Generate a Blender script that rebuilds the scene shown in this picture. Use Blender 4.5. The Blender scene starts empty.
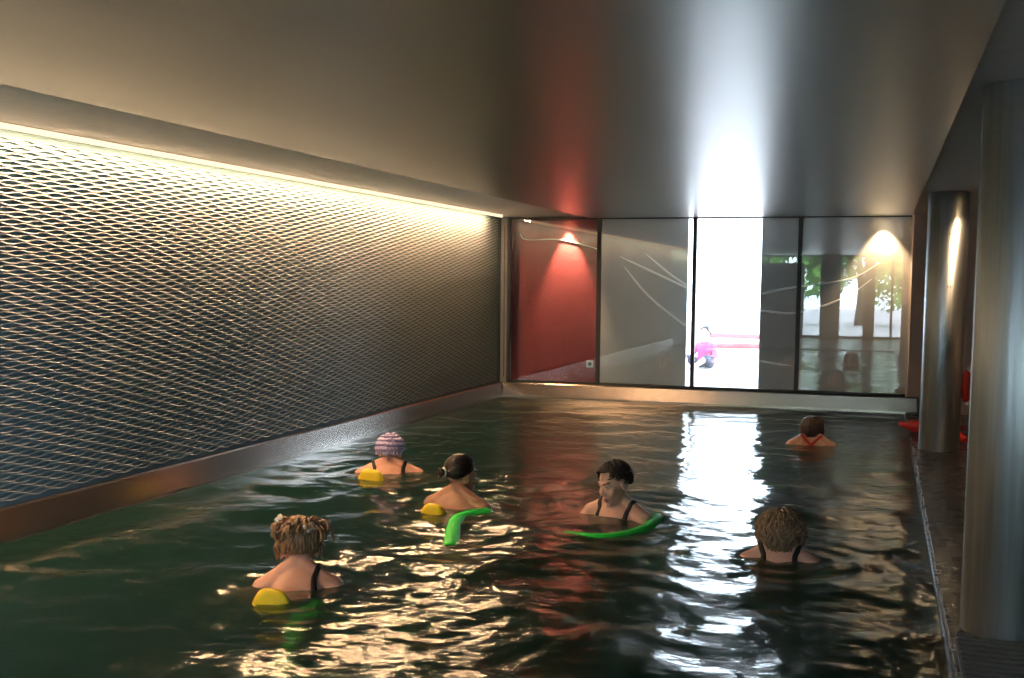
import bpy, bmesh, math, random
import numpy as np
from mathutils import Vector, Matrix, Quaternion, noise
from mathutils.bvhtree import BVHTree

random.seed(7)
SC = bpy.context.scene
COL = SC.collection
PI = math.pi

# ------------------------------------------------------------------ dimensions (metres, z = 0 is the water surface)
CAM_H = 1.35
XL = -4.25           # face of the left wall
XE = 0.29            # pool edge on the deck side
YF = 12.56           # glass wall
YN = 1.5             # near end of the pool
YB = 12.95           # wall behind the glass
ZC = 2.095           # ceiling
ZF = -1.30           # pool floor
XR = 1.75            # right wall
YR = -4.0            # rear window wall


# ------------------------------------------------------------------ node helpers
def new_mat(name):
    m = bpy.data.materials.new(name)
    m.use_nodes = True
    nt = m.node_tree
    return m, nt, nt.nodes['Principled BSDF']


def mat(name, col, rough=0.5, metal=0.0, var=0.12, scale=30.0, bump=0.0, bscale=None, spec=0.5, sss=0.0, coat=0.0,
        stretch=None, aniso=0.0, rvar=0.0):
    """Principled material whose colour wavers through a noise texture."""
    m, nt, b = new_mat(name)
    L = nt.links
    tc = nt.nodes.new('ShaderNodeTexCoord')
    mp = nt.nodes.new('ShaderNodeMapping')
    if stretch:
        mp.inputs['Scale'].default_value = stretch
    L.new(tc.outputs['Object'], mp.inputs['Vector'])
    n = nt.nodes.new('ShaderNodeTexNoise')
    n.inputs['Scale'].default_value = scale
    n.inputs['Detail'].default_value = 4
    L.new(mp.outputs['Vector'], n.inputs['Vector'])
    r = nt.nodes.new('ShaderNodeValToRGB')
    r.color_ramp.elements[0].position = 0.3
    r.color_ramp.elements[1].position = 0.7
    r.color_ramp.elements[0].color = tuple(c * (1 - var) for c in col) + (1,)
    r.color_ramp.elements[1].color = tuple(min(1, c * (1 + var)) for c in col) + (1,)
    L.new(n.outputs['Fac'], r.inputs['Fac'])
    L.new(r.outputs['Color'], b.inputs['Base Color'])
    b.inputs['Roughness'].default_value = rough
    b.inputs['Metallic'].default_value = metal
    b.inputs['Specular IOR Level'].default_value = spec
    if aniso:
        b.inputs['Anisotropic'].default_value = aniso
    if sss:
        b.inputs['Subsurface Weight'].default_value = sss
        b.inputs['Subsurface Radius'].default_value = (0.01, 0.004, 0.002)
        b.inputs['Subsurface Scale'].default_value = 1.0
    if coat:
        b.inputs['Coat Weight'].default_value = coat
    if rvar:
        mr = nt.nodes.new('ShaderNodeMapRange')
        mr.inputs['To Min'].default_value = rough - rvar
        mr.inputs['To Max'].default_value = rough + rvar
        L.new(n.outputs['Fac'], mr.inputs['Value'])
        L.new(mr.outputs['Result'], b.inputs['Roughness'])
    if bump:
        n2 = nt.nodes.new('ShaderNodeTexNoise')
        n2.inputs['Scale'].default_value = bscale or scale * 3
        n2.inputs['Detail'].default_value = 3
        L.new(mp.outputs['Vector'], n2.inputs['Vector'])
        bp = nt.nodes.new('ShaderNodeBump')
        bp.inputs['Strength'].default_value = bump
        bp.inputs['Distance'].default_value = 0.005
        L.new(n2.outputs['Fac'], bp.inputs['Height'])
        L.new(bp.outputs['Normal'], b.inputs['Normal'])
    return m


def emit_mat(name, col, strength):
    m = bpy.data.materials.new(name)
    m.use_nodes = True
    nt = m.node_tree
    nt.nodes.remove(nt.nodes['Principled BSDF'])
    e = nt.nodes.new('ShaderNodeEmission')
    e.inputs['Color'].default_value = (*col, 1)
    e.inputs['Strength'].default_value = strength
    nt.links.new(e.outputs[0], nt.nodes['Material Output'].inputs['Surface'])
    return m


def pane_mat(name, ior, tint, rough=0.0, bump_scale=None, bump_strength=0.0, absorb=None, density=0.0, turbid=None):
    """Clear sheet: see-through below, mirror by Fresnel above."""
    m = bpy.data.materials.new(name)
    m.use_nodes = True
    nt = m.node_tree
    nt.nodes.remove(nt.nodes['Principled BSDF'])
    L = nt.links
    out = nt.nodes['Material Output']
    tr = nt.nodes.new('ShaderNodeBsdfTransparent')
    tr.inputs['Color'].default_value = (*tint, 1)
    gl = nt.nodes.new('ShaderNodeBsdfAnisotropic')
    gl.inputs['Roughness'].default_value = rough
    gl.inputs['Color'].default_value = (1, 1, 1, 1)
    fr = nt.nodes.new('ShaderNodeFresnel')
    fr.inputs['IOR'].default_value = ior
    mx = nt.nodes.new('ShaderNodeMixShader')
    L.new(fr.outputs[0], mx.inputs['Fac'])
    body = tr.outputs[0]
    if turbid:
        df = nt.nodes.new('ShaderNodeBsdfDiffuse')
        df.inputs['Color'].default_value = (*turbid[0], 1)
        m2 = nt.nodes.new('ShaderNodeMixShader')
        m2.inputs['Fac'].default_value = turbid[1]
        L.new(tr.outputs[0], m2.inputs[1])
        L.new(df.outputs[0], m2.inputs[2])
        rf = nt.nodes.new('ShaderNodeBsdfRefraction')
        rf.inputs['Roughness'].default_value = 0.30
        rf.inputs['IOR'].default_value = ior
        rf.inputs['Color'].default_value = (*tint, 1)
        m3 = nt.nodes.new('ShaderNodeMixShader')
        m3.inputs['Fac'].default_value = turbid[2]
        L.new(m2.outputs[0], m3.inputs[1])
        L.new(rf.outputs[0], m3.inputs[2])
        body = m3.outputs[0]
    L.new(body, mx.inputs[1])
    L.new(gl.outputs[0], mx.inputs[2])
    L.new(mx.outputs[0], out.inputs['Surface'])
    if bump_scale:
        tc = nt.nodes.new('ShaderNodeTexCoord')
        mp = nt.nodes.new('ShaderNodeMapping')
        mp.inputs['Scale'].default_value = (1.0, 1.7, 1.0)
        n = nt.nodes.new('ShaderNodeTexNoise')
        n.inputs['Scale'].default_value = bump_scale
        n.inputs['Detail'].default_value = 3
        bp = nt.nodes.new('ShaderNodeBump')
        bp.inputs['Strength'].default_value = bump_strength
        bp.inputs['Distance'].default_value = 0.02
        L.new(tc.outputs['Object'], mp.inputs['Vector'])
        L.new(mp.outputs[0], n.inputs['Vector'])
        L.new(n.outputs['Fac'], bp.inputs['Height'])
        L.new(bp.outputs[0], gl.inputs['Normal'])
        L.new(bp.outputs[0], fr.inputs['Normal'])
    if absorb:
        va = nt.nodes.new('ShaderNodeVolumeAbsorption')
        va.inputs['Color'].default_value = (*absorb, 1)
        va.inputs['Density'].default_value = density
        L.new(va.outputs[0], out.inputs['Volume'])
    return m


M = {}
M['matte_ceiling'] = mat('matte_plaster', (0.80, 0.79, 0.79), 0.85, var=0.04, scale=14, bump=0.06, bscale=220)
M['satin_panel'] = mat('satin_ceiling_sheet', (0.36, 0.375, 0.36), 0.32, metal=0.8, var=0.04, scale=160, bump=0.05, bscale=420, rvar=0.02)
M['mesh_metal'] = mat('painted_expanded_mesh', (0.35, 0.41, 0.445), 0.5, metal=0.1, var=0.08, scale=20)
M['mesh_back'] = mat('slate_blue_backing', (0.13, 0.235, 0.28), 0.75, var=0.1, scale=8)
M['steel'] = mat('brushed_steel', (0.70, 0.75, 0.79), 0.44, metal=1.0, var=0.10, scale=60, stretch=(1, 1, 0.03), bump=0.04, bscale=240, rvar=0.05)
_nt = M['steel'].node_tree
_tg = _nt.nodes.new('ShaderNodeTangent')
_tg.direction_type, _tg.axis = 'RADIAL', 'Z'
_pb = _nt.nodes['Principled BSDF']
_nt.links.new(_tg.outputs[0], _pb.inputs['Tangent'])
_pb.inputs['Anisotropic'].default_value = 0.7
_pb.inputs['Anisotropic Rotation'].default_value = 0.25
M['ledge_steel'] = mat('pool_edge_steel', (0.33, 0.285, 0.255), 0.21, metal=0.95, var=0.03, scale=2)
M['rivet'] = mat('rivet_steel', (0.16, 0.16, 0.17), 0.4, metal=1.0, var=0.05)
M['black_frame'] = mat('black_metal_frame', (0.012, 0.012, 0.014), 0.45, var=0.1)
M['grey_frame'] = mat('grey_metal_channel', (0.13, 0.14, 0.15), 0.5, metal=0.4, var=0.1)
M['red_wall'] = mat('red_paint', (0.36, 0.058, 0.070), 0.6, var=0.05, scale=6, bump=0.03)
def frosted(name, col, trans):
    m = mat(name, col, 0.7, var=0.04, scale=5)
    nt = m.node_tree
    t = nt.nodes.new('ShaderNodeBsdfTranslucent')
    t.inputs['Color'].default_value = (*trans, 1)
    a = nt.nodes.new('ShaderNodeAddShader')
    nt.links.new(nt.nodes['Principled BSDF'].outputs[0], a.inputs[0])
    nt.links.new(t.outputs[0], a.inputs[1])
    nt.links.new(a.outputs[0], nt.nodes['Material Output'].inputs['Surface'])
    return m


M['rope_lit'] = frosted('glowing_rope_strand', (0.85, 0.85, 0.83), (0.9, 0.9, 0.9))  # brightness built into the material: translucent strand glows with light from behind
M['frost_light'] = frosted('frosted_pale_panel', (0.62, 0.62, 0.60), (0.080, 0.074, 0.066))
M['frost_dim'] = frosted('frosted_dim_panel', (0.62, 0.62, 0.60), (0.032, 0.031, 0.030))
M['beige_wall'] = mat('beige_brown_paint', (0.56, 0.42, 0.365), 0.75, var=0.06, scale=5, bump=0.04)
M['dark_wall'] = mat('dark_grey_paint', (0.16, 0.165, 0.17), 0.7, var=0.06, scale=5)
M['pool_tile'] = mat('dark_green_pool_lining', (0.09, 0.20, 0.16), 0.5, var=0.15, scale=3)
M['deck'] = mat('wet_dark_stone', (0.032, 0.030, 0.031), 0.28, var=0.25, scale=9, bump=0.12, bscale=60, rvar=0.08)
M['grate'] = mat('grate_plastic', (0.12, 0.135, 0.15), 0.45, var=0.1)
M['black_void'] = mat('black_channel', (0.01, 0.01, 0.012), 0.6)
M['white_plastic'] = mat('white_plastic', (0.75, 0.75, 0.74), 0.4, var=0.02)
M['rope'] = mat('white_rope_fibre', (0.82, 0.82, 0.80), 0.8, var=0.08, scale=200, bump=0.4, bscale=300)
M['red_foam'] = mat('red_foam', (0.62, 0.02, 0.015), 0.55, var=0.08, scale=40, bump=0.1)
M['buoy_white'] = mat('white_band', (0.75, 0.72, 0.68), 0.6, var=0.05)
M['skin_a'] = mat('skin_rosy', (0.72, 0.40, 0.30), 0.5, var=0.08, scale=22, bump=0.04, sss=0.08)
M['skin_b'] = mat('skin_tan', (0.50, 0.275, 0.19), 0.5, var=0.08, scale=22, bump=0.04, sss=0.08)
M['skin_c'] = mat('skin_light', (0.72, 0.44, 0.36), 0.5, var=0.08, scale=22, bump=0.04, sss=0.08)
M['lips'] = mat('lip_skin', (0.52, 0.21, 0.185), 0.4, var=0.05)
M['eye_white'] = mat('eye_white', (0.72, 0.70, 0.68), 0.2, var=0.02)
M['iris'] = mat('eye_iris', (0.03, 0.02, 0.015), 0.15, var=0.05)
M['brow'] = mat('eyebrow', (0.06, 0.035, 0.025), 0.7, var=0.1)
M['hair_blond'] = mat('hair_dark_blond', (0.28, 0.175, 0.10), 0.45, var=0.55, scale=55, stretch=(1, 1, 0.35))
M['hair_dark'] = mat('hair_black_brown', (0.018, 0.011, 0.010), 0.38, var=0.4, scale=55)
M['hair_brown'] = mat('hair_dark_brown', (0.040, 0.017, 0.011), 0.42, var=0.4, scale=55)
M['hair_grey'] = mat('hair_ash_blond', (0.215, 0.150, 0.088), 0.5, var=0.5, scale=50)
M['cap'] = mat('lavender_cap', (0.46, 0.41, 0.68), 0.55, var=0.12, scale=60, bump=0.2, bscale=140)
M['swim_black'] = mat('black_swim_fabric', (0.010, 0.010, 0.012), 0.6, var=0.1, scale=300)
M['swim_red'] = mat('red_swim_fabric', (0.45, 0.015, 0.02), 0.6, var=0.1, scale=300)
M['yellow_foam'] = mat('yellow_foam', (0.80, 0.62, 0.02), 0.6, var=0.06, scale=80, bump=0.1)
M['green_foam'] = mat('green_foam', (0.03, 0.88, 0.10), 0.6, var=0.06, scale=80, bump=0.1)
M['pink'] = mat('pink_cloth', (0.45, 0.05, 0.15), 0.7, var=0.08)
M['navy'] = mat('dark_cloth', (0.03, 0.035, 0.06), 0.7, var=0.08)
M['terrace'] = mat('pale_terrace_stone', (0.62, 0.57, 0.56), 0.7, var=0.06, scale=3)
M['lounger_red'] = mat('coral_cushion', (0.30, 0.085, 0.09), 0.7, var=0.06)
M['bark'] = mat('tree_bark', (0.10, 0.07, 0.05), 0.9, var=0.3, bump=0.5)
M['leaf'] = mat('tree_leaf', (0.20, 0.42, 0.08), 0.6, var=0.45, scale=3)
M['glass'] = pane_mat('clear_glass', 1.75, (0.93, 0.95, 0.96))
M['water'] = pane_mat('pool_water', 1.333, (0.96, 0.985, 0.97), 0.07, 9.0, 0.30, absorb=(0.30, 0.74, 0.58), density=3.5, turbid=((0.034, 0.130, 0.108), 0.42, 0.50))
M['led'] = emit_mat('warm_led', (1.0, 0.585, 0.30), 105.0)
M['led_lip'] = emit_mat('led_diffuser', (1.0, 0.66, 0.38), 1.6)
M['lamp'] = emit_mat('warm_lamp', (1.0, 0.66, 0.33), 60.0)


# ------------------------------------------------------------------ object helpers
def link(name, me, m=None, parent=None, **props):
    o = bpy.data.objects.new(name, me)
    COL.objects.link(o)
    if m is not None and me is not None:
        for k in (m if isinstance(m, (list, tuple)) else [m]):
            me.materials.append(k)
    if parent is not None:
        o.parent = parent
    for k, v in props.items():
        if v is not None:
            o[k] = v
    return o


def empty(name, loc=(0, 0, 0), rz=0.0, **props):
    o = bpy.data.objects.new(name, None)
    o.empty_display_size = 0.1
    COL.objects.link(o)
    o.location = loc
    o.rotation_euler = (0, 0, rz)
    for k, v in props.items():
        if v is not None:
            o[k] = v
    return o


def bm_obj(name, bm, m=None, parent=None, smooth=False, recenter=False, **props):
    me = bpy.data.meshes.new(name)
    bmesh.ops.recalc_face_normals(bm, faces=bm.faces[:])
    off = Vector((0, 0, 0))
    if recenter:
        xs = [v.co for v in bm.verts]
        lo = Vector([min(c[i] for c in xs) for i in range(3)])
        hi = Vector([max(c[i] for c in xs) for i in range(3)])
        off = Vector(((lo.x + hi.x) / 2, (lo.y + hi.y) / 2, lo.z))
        bmesh.ops.translate(bm, verts=bm.verts[:], vec=-off)
    if smooth:
        for f in bm.faces:
            f.smooth = True
    bm.to_mesh(me)
    bm.free()
    o = link(name, me, m, parent, **props)
    if recenter:
        o.location = off
    return o


def add_box(bm, lo, hi, bevel=0.0, mi=0, rot=None):
    lo, hi = Vector(lo), Vector(hi)
    c, s = (lo + hi) / 2, hi - lo
    g = bmesh.ops.create_cube(bm, size=1.0)
    vs = g['verts']
    for v in vs:
        v.co = Vector((v.co.x * s.x, v.co.y * s.y, v.co.z * s.z))
    fs = set(f for v in vs for f in v.link_faces)
    for f in fs:
        f.material_index = mi
    if bevel:
        es = list(set(e for v in vs for e in v.link_edges))
        r = bmesh.ops.bevel(bm, geom=es, offset=bevel, segments=2, affect='EDGES', profile=0.6)
        vs = r['verts']
        for f in r['faces']:
            f.material_index = mi
        vs = list(set(v for f in r['faces'] for v in f.verts))
    for v in vs:
        co = v.co
        if rot is not None:
            co = rot @ co
        v.co = co + c
    return vs


def box_obj(name, lo, hi, m, parent=None, bevel=0.0, **props):
    bm = bmesh.new()
    add_box(bm, lo, hi, bevel)
    return bm_obj(name, bm, m, parent, recenter=parent is None, **props)


def add_tube(bm, pts, radii, seg=10, mi=0, cap=True, flat=1.0):
    """Swept tube along a polyline with per-point radius (parallel-transport frame)."""
    pts = [Vector(p) for p in pts]
    n = len(pts)
    if not isinstance(radii, (list, tuple)):
        radii = [radii] * n
    t0 = (pts[1] - pts[0]).normalized()
    up = Vector((0, 0, 1)) if abs(t0.z) < 0.9 else Vector((1, 0, 0))
    nx = t0.cross(up).normalized()
    rings = []
    for i in range(n):
        t = (pts[min(i + 1, n - 1)] - pts[max(i - 1, 0)])
        t = t.normalized() if t.length > 1e-9 else t0
        nx = (nx - t * nx.dot(t))
        nx = nx.normalized() if nx.length > 1e-6 else t.orthogonal().normalized()
        ny = t.cross(nx)
        rings.append([bm.verts.new(pts[i] + (nx * math.cos(2 * PI * k / seg) + ny * math.sin(2 * PI * k / seg) * flat) * radii[i]) for k in range(seg)])
    for a, b in zip(rings, rings[1:]):
        for k in range(seg):
            f = bm.faces.new((a[k], a[(k + 1) % seg], b[(k + 1) % seg], b[k]))
            f.material_index = mi
            f.smooth = True
    if cap:
        for r, rev in ((rings[0], True), (rings[-1], False)):
            f = bm.faces.new(list(reversed(r)) if rev else r)
            f.material_index = mi
    return rings


def add_lathe(bm, prof, center, axis='Z', seg=32, mi=0, smooth=True):
    """Revolve (radius, height) profile about an axis through center."""
    c = Vector(center)
    rings = []
    for r, hgt in prof:
        ring = []
        for k in range(seg):
            a = 2 * PI * k / seg
            if axis == 'Z':
                p = Vector((r * math.cos(a), r * math.sin(a), hgt))
            elif axis == 'Y':
                p = Vector((r * math.cos(a), hgt, r * math.sin(a)))
            else:
                p = Vector((hgt, r * math.cos(a), r * math.sin(a)))
            ring.append(bm.verts.new(c + p))
        rings.append(ring)
    for a, b in zip(rings, rings[1:]):
        for k in range(seg):
            f = bm.faces.new((a[k], a[(k + 1) % seg], b[(k + 1) % seg], b[k]))
            f.smooth = smooth
            f.material_index = mi
    for r in (rings[0], rings[-1]):
        f = bm.faces.new(r)
        f.material_index = mi
    return rings


def add_ball(bm, c, r, rot=None, u=16, v=10, mi=0):
    g = bmesh.ops.create_uvsphere(bm, u_segments=u, v_segments=v, radius=1.0)
    r = (r, r, r) if not isinstance(r, (tuple, list)) else r
    for w in g['verts']:
        co = Vector((w.co.x * r[0], w.co.y * r[1], w.co.z * r[2]))
        if rot is not None:
            co = rot @ co
        w.co = co + Vector(c)
    for f in set(f for w in g['verts'] for f in w.link_faces):
        f.material_index = mi
        f.smooth = True


def catmull(pts, sub=8):
    pts = [Vector(p) for p in pts]
    P = [pts[0] * 2 - pts[1]] + pts + [pts[-1] * 2 - pts[-2]]
    out = []
    for i in range(1, len(P) - 2):
        a, b, c, d = P[i - 1], P[i], P[i + 1], P[i + 2]
        for k in range(sub):
            t = k / sub
            out.append(0.5 * ((2 * b) + (c - a) * t + (2 * a - 5 * b + 4 * c - d) * t * t + (3 * b - a - 3 * c + d) * t ** 3))
    out.append(pts[-1])
    return out


S = dict(kind='structure')

# ------------------------------------------------------------------ camera (fitted to the photograph)
f_px, pitch, yaw, roll = 1122.3984, 0.0867, 0.3078, 0.01
cy_, sy_, cp_, sp_, cr_, sr_ = math.cos(yaw), math.sin(yaw), math.cos(pitch), math.sin(pitch), math.cos(roll), math.sin(roll)
fw0, r0, u0 = Vector((-sy_, cy_, 0)), Vector((cy_, sy_, 0)), Vector((0, 0, 1))
FW = fw0 * cp_ - u0 * sp_
UP = u0 * cp_ + fw0 * sp_
RT = r0 * cr_ + UP * sr_
UP = UP * cr_ - r0 * sr_
cam = bpy.data.cameras.new('camera')
co = bpy.data.objects.new('camera', cam)
COL.objects.link(co)
co.matrix_world = Matrix(((RT.x, UP.x, -FW.x, 0), (RT.y, UP.y, -FW.y, 0), (RT.z, UP.z, -FW.z, CAM_H), (0, 0, 0, 1)))
cam.sensor_fit = 'HORIZONTAL'
cam.sensor_width = 36.0
cam.lens = f_px * 36.0 / 1024
cam.shift_x = (512 - 522.545) / 1024
cam.shift_y = (379.165 - 339) / 1024
cam.clip_start = 0.05
cam.clip_end = 300
SC.camera = co

# ------------------------------------------------------------------ room shell
# left wall: slate backing with an expanded metal mesh over it
wl = box_obj('wall_left', (XL - 0.25, YR, ZF - 0.1), (XL - 0.021, YB, ZC + 0.15), M['mesh_back'], **S)


def mesh_cladding():
    pitch_z, per, amp = 0.0197, 0.182, 0.0056
    y0, y1, step = 1.2, 12.42, 0.182 / 10
    z0, z1 = 0.19, ZC - 0.03
    rows = int((z1 - z0) / pitch_z)
    cols = int((y1 - y0) / step) + 1
    ys = y0 + np.arange(cols) * step
    verts, faces = [], []
    base = 0
    for i in range(rows):
        ph = 2 * PI * (0.4 * i)
        th = 2 * PI * ys / per + ph
        zc = z0 + (i + 0.5) * pitch_z + amp * np.sin(th)
        xo = -0.0016 * np.cos(th)
        # strand section: outer lip sits lower than its root, as in pressed expanded mesh
        sec = [(-0.0195, 0.0085), (-0.0085, 0.0000), (-0.0095, -0.0042), (-0.0205, 0.0040)]
        V = np.stack([np.stack([XL + dx + xo, ys, zc + dz], 1) for dx, dz in sec], 1)  # cols x 4 x 3
        verts.append(V.reshape(-1, 3))
        idx = base + np.arange(cols - 1)[:, None] * 4
        for k in range(4):
            k2 = (k + 1) % 4
            faces.append(np.concatenate([idx + k, idx + 4 + k, idx + 4 + k2, idx + k2], 1))
        base += cols * 4
    V = np.concatenate(verts)
    F = np.concatenate(faces)
    me = bpy.data.meshes.new('mesh_cladding')
    me.vertices.add(len(V))
    me.vertices.foreach_set('co', V.ravel())
    me.loops.add(F.size)
    me.loops.foreach_set('vertex_index', F.ravel().astype(np.int32))
    me.polygons.add(len(F))
    me.polygons.foreach_set('loop_start', np.arange(0, F.size, 4, dtype=np.int32))
    me.polygons.foreach_set('loop_total', np.full(len(F), 4, dtype=np.int32))
    me.update(calc_edges=True)
    me.validate()
    return me


mc = link('mesh_cladding', mesh_cladding(), M['mesh_metal'])
mc.parent = wl
mc.matrix_parent_inverse = Matrix.Translation(-wl.location)

# ceiling: matte plaster with a satin sheet panel let into it
box_obj('ceiling', (XL - 0.25, YR, ZC), (XR + 0.2, YB + 0.3, ZC + 0.2), M['matte_ceiling'], **S)
box_obj('ceiling_panel', (-3.212, YR + 0.1, ZC - 0.016), (0.278, YF - 0.03, ZC - 0.001), M['satin_panel'], **S)

# LED strip in the gap between ceiling and left wall
led = empty('led_strip_light', (XL + 0.035, 4.4, ZC - 0.05), label='long warm glowing light strip where the ceiling meets the mesh wall', category='light')
LY0, LY1 = -2.5, 12.02
bm = bmesh.new()                                # opaque tray, lamp row on its underside
add_box(bm, (0.030, LY0 - 4.4, 0.046), (0.140, LY1 - 4.4, 0.0495))
bm_obj('tray', bm, M['white_plastic'], led)
bm = bmesh.new()
add_box(bm, (0.055, LY0 - 4.4, 0.040), (0.118, LY1 - 4.4, 0.046))
bm_obj('lamp_row', bm, M['led'], led)
bm = bmesh.new()                                # softly glowing diffuser lip on the room side
add_box(bm, (0.132, LY0 - 4.4, 0.018), (0.140, LY1 - 4.4, 0.046), 0.001)
bm_obj('diffuser', bm, M['led_lip'], led)

# pool basin (floor and walls) and its steel edges
bm = bmesh.new()
add_box(bm, (XL - 0.03, YN - 0.2, ZF - 0.2), (XE + 0.01, YF - 0.1, ZF))
bm_obj('floor_pool', bm, M['pool_tile'], recenter=True, **S)
box_obj('wall_pool_left', (XL - 0.03, YN - 0.2, ZF), (-4.215, YF - 0.1, 0.0), M['pool_tile'], **S)
box_obj('wall_pool_right', (XE, YN - 0.2, ZF), (XE + 0.2, YF - 0.1, -0.03), M['pool_tile'], **S)
box_obj('wall_pool_far', (XL - 0.03, YF - 0.1, ZF - 0.2), (XR, YF + 0.02, 0.0), M['pool_tile'], **S)
box_obj('wall_pool_near', (XL - 0.03, YN - 0.4, ZF - 0.2), (XE + 0.2, YN - 0.2, -0.06), M['pool_tile'], **S)

ZL = 0.172


def ledge(name, prof, a, b, axis):
    bm = bmesh.new()
    A = [bm.verts.new(Vector((p[0], a, p[1])) if axis == 'Y' else Vector((a, p[0], p[1]))) for p in prof]
    B = [bm.verts.new(Vector((p[0], b, p[1])) if axis == 'Y' else Vector((b, p[0], p[1]))) for p in prof]
    n = len(prof)
    for k in range(n):
        bm.faces.new((A[k], A[(k + 1) % n], B[(k + 1) % n], B[k]))
    bm.faces.new(A)
    bm.faces.new(list(reversed(B)))
    return bm_obj(name, bm, M['ledge_steel'], recenter=True, **S)


ledge('trim_1', [(XL - 0.03, -0.05), (-4.200, -0.05), (-4.205, 0.02), (-4.222, ZL - 0.012), (-4.230, ZL), (XL - 0.002, ZL), (XL - 0.03, ZL - 0.005)], 1.3, YF - 0.09, 'Y')
ledge('trim_2', [(YF + 0.02, -0.05), (YF - 0.11, -0.05), (YF - 0.105, 0.02), (YF - 0.085, ZL - 0.012), (YF - 0.077, ZL), (YF + 0.02, ZL)], -4.205, 0.40, 'X')

# deck
bm = bmesh.new()
add_box(bm, (XE + 0.005, YN - 0.4, -0.25), (XR, YF - 0.1, 0.018), 0.004)
add_box(bm, (XL - 0.03, YR, -0.25), (XR, YN - 0.4, 0.018))
bm_obj('floor', bm, M['deck'], recenter=True, **S)
box_obj('trim_3', (XE - 0.004, 1.3, -0.06), (XE + 0.014, YF - 0.11, 0.006), M['deck'], **S)

# right wall, far wall stub beside the glass, rear window wall
box_obj('wall_right', (XR, 1.8, -0.25), (XR + 0.2, YB + 0.3, ZC), M['beige_wall'], **S)
w6 = empty('window_6', (XR, 0.0, 0.018), **S)
bm = bmesh.new()
add_box(bm, (-0.005, YR, 0.05), (0.005, 1.77, ZC - 0.07))
bm_obj('glass', bm, M['glass'], w6)
bm = bmesh.new()
for yy in (YR + 0.03, -2.0, 0.0, 1.77):
    add_box(bm, (-0.03, yy - 0.03, 0.0), (0.03, yy + 0.03, ZC - 0.02), 0.004)
for z in (0.0, ZC - 0.08):
    add_box(bm, (-0.03, YR, z), (0.03, 1.77, z + 0.06), 0.004)
bm_obj('frame', bm, M['black_frame'], w6)
box_obj('ground_terrace_side', (XR + 0.06, -16, -0.3), (20, 1.8, -0.02), M['terrace'], **S)
box_obj('wall_far_side', (0.30, YF - 0.02, 0.0), (XR, YB + 0.3, ZC), M['beige_wall'], **S)

# ------------------------------------------------------------------ glass wall of four panes
MUL = [-4.176, -3.089, -1.995, -0.8545, 0.2785]
ZG0, ZG1 = ZL + 0.022, ZC - 0.02
for k in range(4):
    w = empty('window_%d' % (k + 1), ((MUL[k] + MUL[k + 1]) / 2, YF, ZG0), **S)
    hw = (MUL[k + 1] - MUL[k]) / 2
    bm = bmesh.new()
    add_box(bm, (-hw + 0.006, -0.005, 0.0), (hw - 0.006, 0.005, ZG1 - ZG0))
    bm_obj('glass', bm, M['glass'], w)
    bm = bmesh.new()
    if k > 0:
        add_box(bm, (-hw - 0.022, -0.02, -0.02), (-hw + 0.022, 0.035, ZG1 - ZG0 + 0.018), 0.003)
    add_box(bm, (-hw, -0.02, -0.022), (hw, 0.035, 0.003), 0.003)
    add_box(bm, (-hw, -0.02, ZG1 - ZG0 - 0.006), (hw, 0.035, ZG1 - ZG0 + 0.018), 0.003)
    if k == 0:
        add_box(bm, (-hw - 0.005, -0.02, -0.02), (-hw + 0.012, 0.035, ZG1 - ZG0 + 0.018), 0.002)
    bm_obj('frame', bm, M['black_frame'], w)
# grey upright channel with bolt holes between the mesh wall and the first pane
ch = empty('trim_4', (XL + 0.02, YF - 0.06, ZL), **S)
bm = bmesh.new()
add_box(bm, (-0.025, 0.0, 0.001), (0.055, 0.05, ZC - ZL - 0.002), 0.003)
bm_obj('channel', bm, M['grey_frame'], ch)
bm = bmesh.new()
add_box(bm, (0.016, -0.003, 0.06), (0.028, 0.001, ZC - ZL - 0.1))
bm_obj('slot', bm, M['black_frame'], ch)

# wall behind the glass: red stretch, grey stretch, opening to the terrace, grey stretch
OX0, OX1 = -2.135, -1.303
box_obj('wall_behind_glass_red', (XL - 0.2, YB, -0.2), (-3.19, YB + 0.18, ZC), M['red_wall'], **S)
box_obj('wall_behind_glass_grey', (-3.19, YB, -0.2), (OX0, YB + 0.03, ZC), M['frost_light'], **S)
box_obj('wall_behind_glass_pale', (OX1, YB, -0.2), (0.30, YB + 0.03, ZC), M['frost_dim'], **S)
box_obj('floor_behind_glass', (XL - 0.2, YF + 0.02, -0.2), (0.30, YB + 0.18, 0.12), M['deck'], **S)

# wall socket on the red wall
sk = empty('wall_socket', (-3.276, YB, 0.34), label='small square white wall socket on the red wall behind glass', category='socket')
bm = bmesh.new()
add_box(bm, (-0.042, -0.012, 0.0), (0.042, 0.0, 0.084), 0.004)
bm_obj('plate', bm, M['white_plastic'], sk)
bm = bmesh.new()
add_lathe(bm, [(0.024, -0.0135), (0.024, -0.0115)], (0, 0, 0.042), 'Y', 20)
bm_obj('socket_well', bm, M['grey_frame'], sk)


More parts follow.
